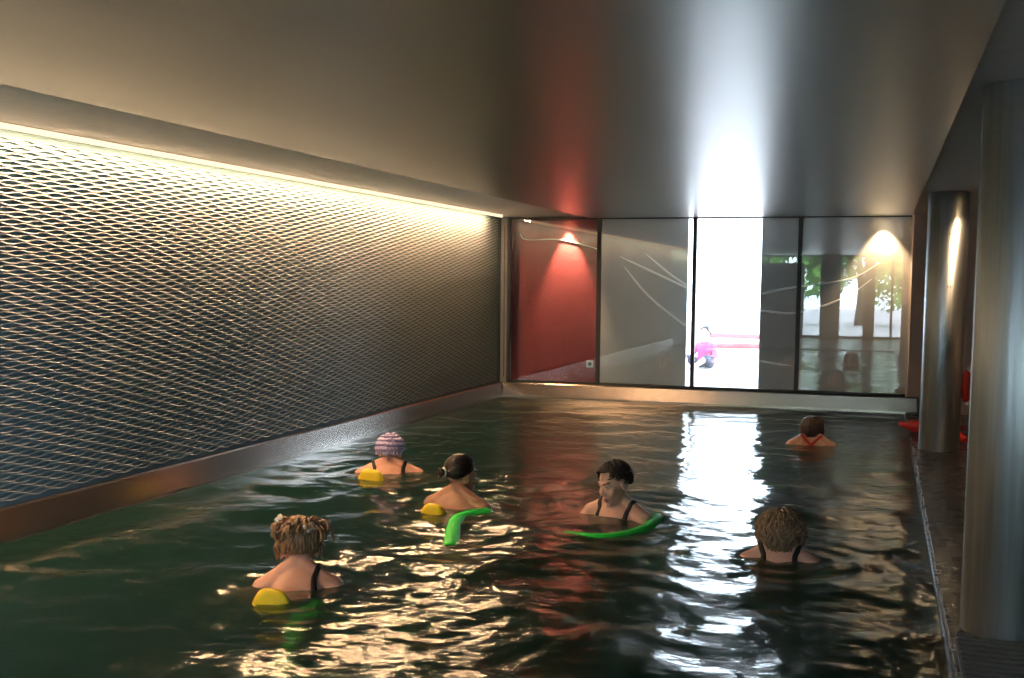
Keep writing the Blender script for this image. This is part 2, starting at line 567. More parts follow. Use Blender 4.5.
# ------------------------------------------------------------------ downlights
def downlight(loc, label, power, tilt=(0, 0, 0), spot=1.0, blend=0.35, aim=None):
    d = empty('downlight', loc, label=label, category='light', group=None)
    bm = bmesh.new()
    add_lathe(bm, [(0.028, 0.0), (0.045, 0.0), (0.046, -0.006), (0.030, -0.008), (0.027, -0.002)], (0, 0, 0), 'Z', 24)
    bm_obj('trim_ring', bm, M['steel'], d)
    bm = bmesh.new()
    add_lathe(bm, [(0.001, -0.0035), (0.026, -0.0035), (0.026, -0.001), (0.001, -0.001)], (0, 0, 0), 'Z', 20)
    bm_obj('lens', bm, M['lamp'], d)
    l = bpy.data.lights.new('downlight_beam', 'SPOT')
    l.energy = power
    l.color = (1.0, 0.66, 0.36)
    l.spot_size = spot
    l.spot_blend = blend
    l.shadow_soft_size = 0.02
    lo = bpy.data.objects.new('downlight_beam', l)
    COL.objects.link(lo)
    lo.parent = d
    lo.location = (0, 0, -0.012)
    lo.rotation_euler = tilt
    return d


downlight((-3.56, YB - 0.095, ZC - 0.0), 'small round ceiling downlight washing the red wall behind glass', 240, (math.radians(6), 0, 0), 0.95, 0.7)
downlight((0.0, YB - 0.13, ZC - 0.0), 'small round ceiling downlight washing the pale wall behind glass', 70, (math.radians(6), 0, 0), 1.35, 0.6)
downlight((0.74, 9.42, ZC - 0.0), 'small round ceiling downlight beside the column further down the deck', 36, (0, 0, 0), 1.8, 0.6)


# ------------------------------------------------------------------ steel columns
def column(x, y, r, label):
    c = empty('steel_column', (x, y, 0.018), kind='thing', label=label, category='column', group='steel columns along the deck')
    H = ZC - 0.018
    bm = bmesh.new()
    add_lathe(bm, [(r, 0.0), (r, H)], (0, 0, 0), 'Z', 96)
    for f in bm.faces:
        if len(f.verts) > 4:
            f.smooth = False
    bm_obj('shaft', bm, M['steel'], c)
    # welded seam along the shaft, on the pool side
    bm = bmesh.new()
    a = math.radians(186)
    add_tube(bm, [(r * math.cos(a), r * math.sin(a), 0.004), (r * math.cos(a), r * math.sin(a), H - 0.004)], 0.004, 6)
    bm_obj('seam', bm, M['steel'], c)
    for zz in (0.75, 1.33, 1.74):
        for da in (-4, 4):
            a = math.radians(278 + da)
            bm = bmesh.new()
            add_ball(bm, (r * math.cos(a), r * math.sin(a), zz), (0.004, 0.004, 0.004), None, 8, 6)
            bm_obj('rivet', bm, M['rivet'], c)
    return c


column(0.512, 4.63, 0.172, 'brushed steel column standing on the deck beside the drain grate')
column(0.490, 9.69, 0.157, 'brushed steel column standing beside the red rescue tube')

# overflow grate on the deck, slats clipped round the foot of the column
bm = bmesh.new()
for i in range(80):
    y = 2.3 + i * 0.056
    if y > 4.50:
        break
    x0, x1 = 0.318, 0.80
    dy = abs(y + 0.015 - 4.63)
    if dy < 0.185:
        xc = 0.512 - math.sqrt(0.185 ** 2 - dy * dy) - 0.004
        if xc - x0 < 0.02:
            continue
        x1 = xc
    add_box(bm, (x0, y, 0.0185), (x1, y + 0.030, 0.030), 0.002)
for x in (0.308, 0.80):
    add_box(bm, (x, 2.29, 0.0185), (x + 0.012, 4.44, 0.028), 0.002)
bm_obj('drain_grate', bm, M['grate'], recenter=True, label='slatted grey drain grate lying on the deck at the foot of a column', category='grate')

# ------------------------------------------------------------------ red rescue tube and lifebuoy
rt = empty('rescue_tube', (0.45, 10.38, 0.018), label='long red foam rescue tube lying across the dark deck behind a steel column', category='rescue tube')
bm = bmesh.new()
pts = catmull([(-0.25, 0.46, 0.062), (-0.06, 0.27, 0.06), (0.14, -0.02, 0.055), (0.27, -0.42, 0.055)], 8)
n = len(pts)
add_tube(bm, pts, [0.055 * min(1, (0.35 + 3.0 * min(i, n - 1 - i) / n)) for i in range(n)], 16)
bm_obj('foam_body', bm, M['red_foam'], rt)
bm = bmesh.new()
add_tube(bm, [pts[10] - Vector((0.004, -0.004, 0)), pts[12]], 0.0575, 16)
bm_obj('strap', bm, M['swim_black'], rt)

lb = empty('lifebuoy', (1.105, YF - 0.10, 0.018), label='red lifebuoy with pale bands leaning on the beige wall behind the steel columns', category='lifebuoy')
R0, r1 = 0.235, 0.062
for q in range(4):
    bm = bmesh.new()
    a0 = q * PI / 2 + 0.16 + PI / 4
    arc = [(R0 * math.cos(a0 + t * (PI / 2 - 0.32)), 0, R0 * math.sin(a0 + t * (PI / 2 - 0.32)) + R0 + r1) for t in [i / 12 for i in range(13)]]
    add_tube(bm, arc, r1, 16)
    bm_obj('ring_section', bm, M['red_foam'], lb)
    bm = bmesh.new()
    a1 = q * PI / 2 + PI / 4
    arc = [(R0 * math.cos(a1 + t), 0, R0 * math.sin(a1 + t) + R0 + r1) for t in [-0.165 + 0.33 * i / 5 for i in range(6)]]
    add_tube(bm, arc, r1 + 0.002, 16)
    bm_obj('band', bm, M['buoy_white'], lb, label='pale band')

# ------------------------------------------------------------------ white ropes behind the glass, most embedded in the panels to glow
def rope(pts, label, y=YB + .0135, r=.0176, m='rope_lit'):
    bm = bmesh.new()
    P = catmull([(x, y, z) for x, z in pts], 8)
    if m == 'rope_lit':
        rad = [r * min(1, .80 + .6 * min(i, 1e9) / len(P)) for i in range(len(P))]
        if pts[0][0] > -1.5:
            rad.reverse()
    else:
        rad = r
    add_tube(bm, P, rad, 10)
    return bm_obj('rope', bm, M[m], recenter=True, label=label, category='rope', group='white ropes behind the glass wall')


rope([(-2.936, 1.655), (-2.511, 1.463), (-2.145, 1.300)], 'white rope tied high, reaching the jamb of the bright opening with one other rope')
rope([(-2.631, 1.690), (-2.36, 1.47), (-2.150, 1.330)], 'short steep white rope tied to the jamb of the bright opening')
rope([(-2.886, 1.541), (-2.575, 1.188), (-2.145, 0.86)], 'white rope sweeping down to the lower jamb of the bright opening')
rope([(-1.29, 1.240), (-0.932, 1.32), (-0.341, 1.414), (-0.02, 1.60)], 'white rope rising from the bright opening to the warm lamp glow')
rope([(-1.29, 1.050), (-0.901, 1.034), (-0.40, 1.20), (-0.10, 1.42)], 'white rope sagging across the pale wall under another rope')
rope([(-1.29, 0.480), (-1.1, .45), (-0.938, 0.435)], 'short white rope low beside the bright opening')
rope([(-4.16, 1.92), (-4.08, 1.853), (-3.671, 1.852), (-3.30, 1.77), (-3.20, 1.735)], 'short white rope strung across the red wall behind glass', YB - .008, .007, 'rope')

# ------------------------------------------------------------------ terrace outside the opening
box_obj('ground_terrace', (-14, YB + 0.18, -0.2), (8, 60, 0.10), M['terrace'], **S)


def lounger(loc, rz, label):
    o = empty('sun_lounger', loc, rz, label=label, category='sun lounger', group='coral sun loungers on the terrace')
    bm = bmesh.new()
    for x in (-0.3, 0.3):
        add_box(bm, (x - 0.02, -0.95, 0.24), (x + 0.02, 0.95, 0.28), 0.004)
    for y in (-0.93, 0.5):
        add_box(bm, (-0.32, y, 0.24), (0.32, y + 0.04, 0.28), 0.004)
    bm_obj('frame', bm, M['white_plastic'], o)
    for x in (-0.3, 0.3):
        for y in (-0.85, 0.75):
            bm = bmesh.new()
            add_box(bm, (x - 0.02, y - 0.02, 0.0), (x + 0.02, y + 0.02, 0.24), 0.003)
            bm_obj('leg', bm, M['white_plastic'], o)
    bm = bmesh.new()
    add_box(bm, (-0.30, -0.95, 0.28), (0.30, 0.35, 0.36), 0.025)
    bm_obj('cushion', bm, M['lounger_red'], o)
    bm = bmesh.new()
    add_box(bm, (-0.30, 0.32, 0.42), (0.30, 0.98, 0.50), 0.025, rot=None)
    bmesh.ops.rotate(bm, verts=bm.verts[:], cent=(0, 0.34, 0.33), matrix=Matrix.Rotation(math.radians(16), 3, 'X'))
    bm_obj('backrest', bm, M['lounger_red'], o)
    return o


lounger((-2.10, 20.4, 0.10), math.radians(-105), 'coral cushioned sun lounger on the terrace, seen through the opening behind the other')
lounger((-1.55, 17.4, 0.10), math.radians(-82), 'coral cushioned sun lounger on the terrace close to the opening')
# ------------------------------------------------------------------ rear window wall behind the photographer, lawn and trees beyond
rw = empty('window_5', (-1.25, YR, 0.02), **S)
bm = bmesh.new()
add_box(bm, (-3.0, -0.005, 0.05), (3.0, 0.005, ZC - 0.07))
bm_obj('glass', bm, M['glass'], rw)
bm = bmesh.new()
for x in (-3.0, -1.5, 0.0, 1.5, 3.0):
    add_box(bm, (x - 0.03, -0.03, 0.0), (x + 0.03, 0.03, ZC - 0.02), 0.004)
for z in (0.0, ZC - 0.08):
    add_box(bm, (-3.0, -0.03, z), (3.0, 0.03, z + 0.06), 0.004)
bm_obj('frame', bm, M['black_frame'], rw)
# three dark wall piers inside the rear window, mirrored in the glass wall
for i, (xa, xb, zt) in enumerate([(-2.85, -1.80, 1.86), (-1.40, -0.95, ZC), (-0.40, -0.14, ZC)]):
    box_obj('wall_pier_rear', (xa, -3.2, 0.018), (xb, -2.9, zt), M['dark_wall'], **S)
box_obj('ground_terrace_rear', (-18, -40, -0.3), (XR + 0.05, YR - 0.05, -0.02), M['terrace'], **S)


def tree(loc, hgt, seed, label):
    rnd = random.Random(seed)
    t = empty('tree', loc, label=label, category='tree', group='trees beyond the rear window')
    bm = bmesh.new()
    add_tube(bm, catmull([(0, 0, 0), (0.06, 0.03, hgt * .3), (-0.05, 0.05, hgt * .6), (0.03, 0, hgt * .85)], 4), [0.16 - 0.009 * i for i in range(13)], 8)
    for k in range(6):
        a = k * 1.1
        z = hgt * (0.35 + 0.07 * k)
        add_tube(bm, [(0, 0, z), (0.5 * math.cos(a), 0.5 * math.sin(a), z + 0.3), (1.1 * math.cos(a), 1.1 * math.sin(a), z + 0.5)], [0.06, 0.04, 0.02], 6)
    bm_obj('trunk', bm, M['bark'], t)
    bm = bmesh.new()
    blobs = [(Vector((rnd.uniform(-1, 1) * 1.35, rnd.uniform(-1, 1) * .8, hgt * rnd.uniform(.3, 1))), rnd.uniform(.5, .9)) for _ in range(20)]
    for _ in range(4200):
        c, r = rnd.choice(blobs)
        d = Vector((rnd.gauss(0, 1), rnd.gauss(0, 1), rnd.gauss(0, 1))).normalized() * r * rnd.uniform(.6, 1)
        p = c + d
        if p.z < 0.5:
            continue
        q = Quaternion((rnd.gauss(0, 1), rnd.gauss(0, 1), rnd.gauss(0, 1), rnd.gauss(0, 1))).normalized()
        s = rnd.uniform(.10, .18)
        vs = [bm.verts.new(p + q @ Vector(v) * s) for v in ((-1, 0, 0), (0, -.5, .1), (1, 0, 0), (0, .5, .1))]
        bm.faces.new(vs)
    me_o = bm_obj('foliage', bm, M['leaf'], t)
    return t


for i, (x, y, hh, lab) in enumerate([(-4.3, -13.5, 3.6, 'leafy green tree mirrored in the glass wall, behind the dark wide pier'),
                                     (-0.7, -14.5, 3.9, 'leafy green tree mirrored in the glass wall, between the dark piers'),
                                     (2.9, -13.5, 3.5, 'leafy green tree mirrored in the glass wall, beside the slimmest pier')]):
    tree((x, y, -0.02), hh, 30 + i, lab)


# ------------------------------------------------------------------ people
def capsule(bm, p0, p1, r0, r1, seg=14):
    p0, p1 = Vector(p0), Vector(p1)
    d = p1 - p0
    L = d.length
    q = d.to_track_quat('Z', 'Y') if L > 1e-6 else Quaternion()
    prof = []
    for k in range(5):
        a = -PI / 2 + k / 5 * PI / 2
        prof.append((max(1e-4, r0 * math.cos(a)), r0 * math.sin(a)))
    prof.append((r0, 0))
    prof.append((r1, L))
    for k in range(1, 6):
        a = k / 5 * PI / 2
        prof.append((max(1e-4, r1 * math.cos(a)), L + r1 * math.sin(a)))
    rings = []
    for r, h in prof:
        rings.append([bm.verts.new(p0 + q @ Vector((r * math.cos(2 * PI * k / seg), r * math.sin(2 * PI * k / seg), h))) for k in range(seg)])
    for a, b in zip(rings, rings[1:]):
        for k in range(seg):
            bm.faces.new((a[k], a[(k + 1) % seg], b[(k + 1) % seg], b[k]))
    bm.faces.new(list(reversed(rings[0])))
    bm.faces.new(rings[-1])


def loft(bm, rings_def, X, seg=28):
    """Stack of elliptical rings (z, cy, rx, ry)."""
    rings = []
    for z, cyy, rx, ry in rings_def:
        ring = []
        for k in range(seg):
            a = 2 * PI * k / seg
            c, s = math.cos(a), math.sin(a)
            e = 0.85
            ring.append(bm.verts.new(X(Vector((rx * math.copysign(abs(c) ** e, c), cyy + ry * math.copysign(abs(s) ** e, s), z)))))
        rings.append(ring)
    for a, b in zip(rings, rings[1:]):
        for k in range(seg):
            bm.faces.new((a[k], a[(k + 1) % seg], b[(k + 1) % seg], b[k]))
    bm.faces.new(list(reversed(rings[0])))
    bm.faces.new(rings[-1])


def two_bone(a, c, l1, l2, pole):
    """Middle joint between a and c for bone lengths l1, l2, bent towards pole."""
    a, c = Vector(a), Vector(c)
    d = c - a
    L = min(d.length, (l1 + l2) * 0.995)
    dn = d.normalized()
    x = (l1 * l1 - l2 * l2 + L * L) / (2 * L)
    h = math.sqrt(max(0.0, l1 * l1 - x * x))
    p = Vector(pole)
    p = (p - dn * p.dot(dn)).normalized()
    return a + dn * x + p * h, a + dn * L


def face_shapes(bm, H):
    def E(c, r):
        add_ball(bm, H @ Vector(c), r, H.to_3x3(), 20, 14)

    def Cp(a, b, ra, rb):
        capsule(bm, H @ Vector(a), H @ Vector(b), ra, rb, 12)
    E((0, -.012, .030), (.0755, .094, .087))
    E((0, .030, -.030), (.061, .062, .085))
    E((0, .034, -.074), (.047, .046, .041))
    E((0, .074, -.101), (.021, .019, .018))
    Cp((0, .086, .014), (0, .107, -.025), .0075, .0115)
    E((.012, .096, -.029), (.009, .011, .008))
    E((-.012, .096, -.029), (.009, .011, .008))
    Cp((-.034, .079, .031), (-.006, .085, .027), .010, .010)
    Cp((.034, .079, .031), (.006, .085, .027), .010, .010)
    for s in (-1, 1):
        E((s * .040, .064, -.026), (.023, .022, .024))
        E((s * .031, .075, .011), (.0135, .0125, .0115))
        E((s * .078, -.006, -.008), (.009, .021, .033))
        E((s * .080, -.004, -.030), (.007, .010, .012))
    E((0, .089, -.062), (.023, .010, .006))
    E((0, .087, -.074), (.020, .010, .007))


def hand(bm, w, d, n, side, curl=0.35):
    """Palm and five fingers; d = direction of the fingers, n = palm normal (curl direction)."""
    w, d = Vector(w), Vector(d).normalized()
    n = Vector(n)
    n = (n - d * n.dot(d)).normalized()
    s = d.cross(n) * side                  # thumb side
    R = Matrix((s, d, n)).transposed()
    add_ball(bm, w + d * .048, (.041, .052, .016), R, 14, 10)
    capsule(bm, w - d * .01, w + d * .03, .025, .028, 10)
    for k, (o, l) in enumerate([(.031, .068), (.011, .078), (-.010, .072), (-.030, .056)]):
        b = w + d * .085 + s * o
        dd = (d + s * (o * 3.2)).normalized()
        m1 = b + (dd + n * curl * .4).normalized() * l * .5
        m2 = m1 + (dd + n * curl * 1.3).normalized() * l * .45
        capsule(bm, b - d * .02, m1, .0095, .0088, 8)
        capsule(bm, m1, m2, .0088, .0072, 8)
    t0 = w + d * .028 + s * .030
    t1 = t0 + (d * .6 + s * .8).normalized() * .036
    t2 = t1 + (d * .9 + s * .25 + n * curl * .6).normalized() * .030
    capsule(bm, t0 - s * .01, t1, .0125, .0105, 8)
    capsule(bm, t1, t2, .0105, .0085, 8)


def lock_tube(bm, pts, r, mi=0):
    n = len(pts)
    add_tube(bm, pts, [r * (0.85 if i == 0 else 1.0 if i < n * .6 else max(.25, 1.0 - (i - n * .6) / (n * .5))) for i in range(n)], 5, mi, True)


def sph(th, ph):
    """Direction on the head: th from the crown, ph from the back (0) round by the right ear (90 deg) to the face (180)."""
    return Vector((math.sin(th) * math.sin(ph), -math.sin(th) * math.cos(ph), math.cos(th)))


HC, HR = Vector((0, -.010, .026)), Vector((.081, .099, .093))


def scalp(d, off=0.0):
    return HC + Vector((d.x * (HR.x + off), d.y * (HR.y + off), d.z * (HR.z + off)))


def hair_cap(bm, limit, off):
    """Closed shell over the scalp down to limit(ph) (radians from the crown)."""
    seg, rows = 40, 12
    outer, inner = [], []
    for layer, store, o in ((0, outer, off), (1, inner, -0.02)):
        for i in range(rows + 1):
            ring = []
            for k in range(seg):
                ph = 2 * PI * k / seg
                th = max(0.02, limit(ph) * i / rows)
                w = noise.noise(Vector((math.sin(ph) * 3, math.cos(ph) * 3, th * 6 + 5 * off))) * .006 * (1 - layer)
                ring.append(bm.verts.new(scalp(sph(th, ph), o + w)))
            store.append(ring)
    for st in (outer, inner):
        for a, b in zip(st, st[1:]):
            for k in range(seg):
                f = bm.faces.new((a[k], a[(k + 1) % seg], b[(k + 1) % seg], b[k]))
                f.smooth = True
        bm.faces.new(st[0])
    a, b = outer[-1], inner[-1]
    for k in range(seg):
        bm.faces.new((a[k], a[(k + 1) % seg], b[(k + 1) % seg], b[k]))


def hairline(back=108, side=88, front=48):
    def f(ph):
        ph = (ph + PI) % (2 * PI) - PI
        a = abs(math.degrees(ph))
        if a < 60:
            v = back
        elif a < 105:
            v = back + (side - back) * (a - 60) / 45
        else:
            v = side + (front - side) * min(1, (a - 105) / 35)
        return math.radians(v)
    return f


def make_hair(style, rnd):
    bm = bmesh.new()
    if style == 'short':
        hl = hairline(110, 78, 44)
        hair_cap(bm, hl, .005)
        for _ in range(620):
            ph = rnd.uniform(-PI, PI)
            th = math.acos(1 - rnd.random() * (1 - math.cos(hl(ph)))) * .93
            ln = rnd.uniform(.35, .75)
            dph = rnd.gauss(0, .22)
            pts = [scalp(sph(min(th + ln * t * .62, hl(ph) + .05), ph + dph * t), .003 + .011 * math.sin(PI * min(t * 1.0, 1)) * rnd.uniform(.6, 1.3) + .004 * t) for t in (0, .25, .5, .75, 1)]
            lock_tube(bm, pts, rnd.uniform(.004, .0065))
    elif style in ('bob', 'curly'):
        curly = style == 'curly'
        hl = hairline(100, 96, 52)
        hair_cap(bm, hl, .004 if not curly else .012)
        for _ in range(560 if curly else 420):
            ph = rnd.uniform(-2.15, 2.15)
            th = rnd.uniform(.05, 1.3)
            fat = rnd.uniform(.008, .036) if curly else rnd.uniform(.004, .014)
            wav = rnd.uniform(.006, .014) if curly else .002
            f1, f2 = rnd.uniform(0, 6), rnd.uniform(0, 6)
            end = rnd.uniform(-.092, -.055) if curly else rnd.uniform(-.088, -.070)
            pts = []
            n = 12
            for i in range(n):
                t = i / (n - 1)
                tt = th + (1.62 - th) * min(1, t / .55)
                p = scalp(sph(tt, ph), fat * (.4 + .6 * math.sin(min(1, t / .55) * PI / 2)))
                if t > .55:
                    u = (t - .55) / .45
                    p.z = p.z + (end - p.z) * u
                    tuck = (.16 if not curly else .30) * u * u
                    p.x *= 1 - tuck
                    p.y = p.y * (1 - tuck * .7)
                p += Vector((math.sin(f1 + t * 17), math.sin(f2 + t * 15), math.sin(f1 + f2 + t * 19) * .5)) * wav
                pts.append(p)
            lock_tube(bm, pts, rnd.uniform(.005, .009))
    elif style in ('updo', 'bun'):
        hl = hairline(112, 84, 50)
        hair_cap(bm, hl, .006 if style == 'bun' else .012)
        tgt = sph(math.radians(92), math.radians(0)) if style == 'bun' else sph(math.radians(38), math.radians(8))
        for _ in range(420):
            ph = rnd.uniform(-PI, PI)
            th = hl(ph) * rnd.uniform(.75, 1.0)
            d0 = sph(th, ph)
            ang = d0.angle(tgt)
            if ang < .2 or ang > 2.9:
                continue
            pts = []
            fat = rnd.uniform(.003, .009) if style == 'bun' else rnd.uniform(.006, .030)
            jit = rnd.gauss(0, .10)
            for i in range(8):
                t = i / 7
                d = (d0 * math.sin((1 - t) * ang) + tgt * math.sin(t * ang)) / math.sin(ang)
                d = Matrix.Rotation(jit * math.sin(PI * t), 3, tgt) @ d
                pts.append(scalp(d, .004 + fat * math.sin(PI * t * .85)))
            lock_tube(bm, pts, rnd.uniform(.0035, .0065) if style == 'bun' else rnd.uniform(.005, .009))
        c = scalp(tgt, .020 if style == 'bun' else .012)
        if style == 'bun':
            c = c + Vector((0, -.016, -.006))
            add_ball(bm, c, (.024, .022, .025))
            for k in range(40):
                a, b = rnd.uniform(0, 2 * PI), rnd.uniform(.4, 1)
                pts = [c + Vector((.026 * math.cos(a + t * 2.2) * b, -.012 + .03 * (1 - b) - .008 * t, .027 * math.sin(a + t * 2.2) * b)) for t in (0, .25, .5, .75, 1)]
                lock_tube(bm, pts, .004)
        else:
            # loose curls spilling up and out of the gathered knot
            for k in range(230):
                a = rnd.uniform(0, 2 * PI)
                o = rnd.uniform(.3, 1.0)
                b = c + Vector((.068 * math.cos(a) * o, .06 * math.sin(a) * o, -.008 + .012 * (1 - o)))
                dr = Vector((math.cos(a) * .8 + rnd.gauss(0, .3), math.sin(a) * .6, rnd.uniform(.0, .7))).normalized()
                ln = rnd.uniform(.040, .095)
                sd = dr.orthogonal().normalized()
                pts = [b + dr * ln * math.sin(t * 1.9) + Vector((0, 0, -ln * .7 * t * t)) + sd * .012 * math.sin(4 * t + k) for t in (0, .2, .4, .6, .8, 1)]
                lock_tube(bm, pts, rnd.uniform(.005, .008))
            for k in range(70):       # strands hanging at the sides over the ears
                s = rnd.choice((-1, 1))
                ph = s * rnd.uniform(1.0, 1.75)
                p = scalp(sph(rnd.uniform(.9, 1.4), ph), .014)
                pts = [p + Vector((s * (.012 * math.sin(3 * t) + .004 * rnd.random()), rnd.uniform(-.004, .004), -.085 * t * rnd.uniform(.7, 1.1))) for t in (0, .25, .5, .75, 1)]
                lock_tube(bm, pts, rnd.uniform(.004, .007))
    elif style == 'cap':
        hl = hairline(114, 98, 58)
        hair_cap(bm, hl, .012)
        # overlapping soft petals of the bathing cap
        for row, th0 in enumerate((8, 26, 44, 62, 80, 97)):
            cnt = max(5, int(26 * math.sin(math.radians(th0 + 6))))
            for k in range(cnt):
                ph = 2 * PI * (k + .5 * (row % 2)) / cnt
                if math.radians(th0 + 14) > hl(ph):
                    continue
                d = sph(math.radians(th0), ph)
                c = scalp(d, .016)
                e = scalp(sph(math.radians(th0 + 13), ph), .023)
                q = (e - c).to_track_quat('Y', 'Z').to_matrix()
                add_ball(bm, (c + e) / 2, (.017, .018, .0075), q, 10, 6)
    return bm


def evaluated(o):
    dg = bpy.context.evaluated_depsgraph_get()
    dg.update()
    return bpy.data.meshes.new_from_object(o.evaluated_get(dg))


def ribbon(bm, bvh, path, widths, lift=.004, th=.0035, toward=None):
    """Strip of cloth laid on the body: path points are projected on its surface."""
    L = []
    for i, p in enumerate(path):
        co, nrm, _, _ = bvh.find_nearest(Vector(p))
        L.append((co, nrm))
    n = len(L)
    lo, hi = [], []
    for i in range(n):
        co, nrm = L[i]
        t = (L[min(i + 1, n - 1)][0] - L[max(0, i - 1)][0]).normalized()
        s = t.cross(nrm).normalized()
        row_lo, row_hi = [], []
        for k in (-1, -.5, 0, .5, 1):
            q = co + s * widths[i] * .5 * k
            c2, n2, _, _ = bvh.find_nearest(q)
            row_lo.append(bm.verts.new(c2 - n2 * .002))
            row_hi.append(bm.verts.new(c2 + n2 * (lift + (th if abs(k) < 1 else th * .4))))
        lo.append(row_lo)
        hi.append(row_hi)
    for i in range(n - 1):
        for k in range(4):
            f = bm.faces.new((hi[i][k], hi[i][k + 1], hi[i + 1][k + 1], hi[i + 1][k]))
            f.smooth = True
            bm.faces.new((lo[i][k], lo[i + 1][k], lo[i + 1][k + 1], lo[i][k + 1]))
        bm.faces.new((lo[i][0], hi[i][0], hi[i + 1][0], lo[i + 1][0]))
        bm.faces.new((lo[i][4], lo[i + 1][4], hi[i + 1][4], hi[i][4]))
    for i in (0, n - 1):
        for k in range(4):
            bm.faces.new((lo[i][k], lo[i][k + 1], hi[i][k + 1], hi[i][k]))


def person(xy, rot, head_top, label, style, hair_mat, skin, wide=1.0, head_yaw=0, head_pitch=0, head_roll=0, lean=6,
           arms=None, strap='wide', strap_mat=None, voxel=.0075, seed=1, suit_back=1.20, clips=False, neck=0.0):
    rnd = random.Random(seed)
    root = empty('person', (xy[0], xy[1], ZF), rot, label=label, category='person', group='women bathing in the pool')
    up = head_top - ZF - 1.625                   # lift or sink of the hips against a 1.625 m stance
    hipc = Vector((0, 0, .86 + up))
    RL = Matrix.Rotation(math.radians(-lean), 3, 'X')

    def X(p):                                    # upper-body frame: lean about the hips
        p = Vector(p) + Vector((0, 0, up))
        return hipc + RL @ (p - hipc)
    bm = bmesh.new()
    w = wide
    loft(bm, [(.74, 0, .06 * w, .06), (.78, -.005, .145 * w, .105), (.86, -.012, .180 * w, .128), (.94, -.004, .168 * w, .118), (1.03, .006, .142 * w, .104),
              (1.12, .008, .146 * w, .108), (1.20, .004, .156 * w, .114), (1.27, -.004, .160 * w, .104), (1.33, -.012, .146 * w, .086), (1.372, -.014, .105 * w, .066), (1.40, -.012, .06, .052)], X)
    for s in (-1, 1):                            # bust, shoulder blades, trapezius, buttocks
        add_ball(bm, X((s * .075 * w, .082, 1.205)), (.068, .058, .064), RL, 16, 12)
        add_ball(bm, X((s * .078 * w, -.083, 1.255)), (.050, .026, .068), RL, 14, 10)
        add_ball(bm, X((s * .080 * w, -.075, .855)), (.088, .075, .085), RL, 14, 10)
        capsule(bm, X((s * .022, -.022, 1.425)), X((s * .135 * w, -.012, 1.352)), .036, .040)
        capsule(bm, X((s * .120 * w, -.012, 1.345)), X((s * .172 * w, -.004, 1.318)), .050, .056)
    # neck and head
    nk0, nk1 = X((0, -.014, 1.37)), X((0, .004 + neck * .5, 1.485 - neck))
    capsule(bm, nk0, nk1, .056, .051)
    Hm = Matrix.Translation(X((0, .018 + neck * .5, 1.515 - neck))) @ Matrix.Rotation(math.radians(head_yaw), 4, 'Z') @ Matrix.Rotation(math.radians(head_pitch), 4, 'X') @ Matrix.Rotation(math.radians(head_roll), 4, 'Y')
    face_shapes(bm, Hm)
    # arms
    arms = arms or {}
    for s in (-1, 1):
        sh = X((s * .178 * w, -.002, 1.310))
        wr = Vector(arms.get(s, (s * .22, .34, 1.06))) + Vector((0, 0, up))
        el, wr = two_bone(sh, wr, .285, .245, (s * .8, -.35, -.5))
        capsule(bm, sh, el, .049, .037)
        capsule(bm, el, wr, .037, .024)
        hand(bm, wr, (wr - el), (0, 0, -1) if abs((wr - el).normalized().z) < .8 else (-s, 0, 0), s if True else 1)
    # legs to the pool floor
    for s in (-1, 1):
        hp = Vector((s * .088 * w, -.004, .845 + up))
        an = Vector((s * .10, .02, .085))
        kn, an = two_bone(hp, an, .40, .385, (0, 1, 0))
        capsule(bm, hp, kn, .083 * (.5 + .5 * w), .052)
        capsule(bm, kn, kn + (an - kn) * .4, .052, .053)
        capsule(bm, kn + (an - kn) * .35, an, .054, .034)
        capsule(bm, (an.x, -.015, .036), (an.x + s * .012, .145, .026), .034, .026)
        capsule(bm, an, (an.x, -.005, .04), .034, .036)
        for k in range(5):
            tx = an.x + s * .012 + (k - 2) * .0165
            capsule(bm, (tx, .14, .020), (tx, .178 - abs(k - (2 - s * 1.5)) * .007, .016), .0115, .009, 8)
    bmesh.ops.recalc_face_normals(bm, faces=bm.faces[:])
    me = bpy.data.meshes.new('body_source')
    bm.to_mesh(me)
    bm.free()
    tmp = bpy.data.objects.new('body_source', me)
    COL.objects.link(tmp)
    md = tmp.modifiers.new('union', 'REMESH')
    md.mode = 'VOXEL'
    md.voxel_size = voxel
    sm = tmp.modifiers.new('soft', 'SMOOTH')
    sm.factor = .5
    sm.iterations = 5 if voxel > .006 else 4
    bme = evaluated(tmp)
    bpy.data.objects.remove(tmp)
    bme.name = 'body'
    bme.materials.clear()
    # skin, lips, eyes and brows painted by place on the head
    inv = Hm.inverted()
    for p in bme.polygons:
        p.use_smooth = True
        c = inv @ p.center
        mi = 0
        if c.y > .05 and -.13 < c.z < .07:
            if ((c.x / .024) ** 2 + ((c.z + .068) / .0125) ** 2) < 1 and c.y > .084:
                mi = 1
            for s in (-1, 1):
                ex, ez = c.x - s * .031, c.z - .011
                if (ex / .0125) ** 2 + (ez / .0068) ** 2 < 1:
                    mi = 3 if ex * ex + ez * ez < .0058 ** 2 else 2
                if abs(ex) < .018 and abs(c.z - .033 + abs(ex + s * -.004) * .22) < .0030:
                    mi = 4
        p.material_index = mi
    body = link('body', bme, [M[skin], M['lips'], M['eye_white'], M['iris'], M['brow']], root)
    # hair or cap
    hb = make_hair(style, rnd)
    bmesh.ops.transform(hb, matrix=Hm, verts=hb.verts[:])
    hname = 'bathing_cap' if style == 'cap' else 'hair'
    hair = bm_obj(hname, hb, M[hair_mat], root)
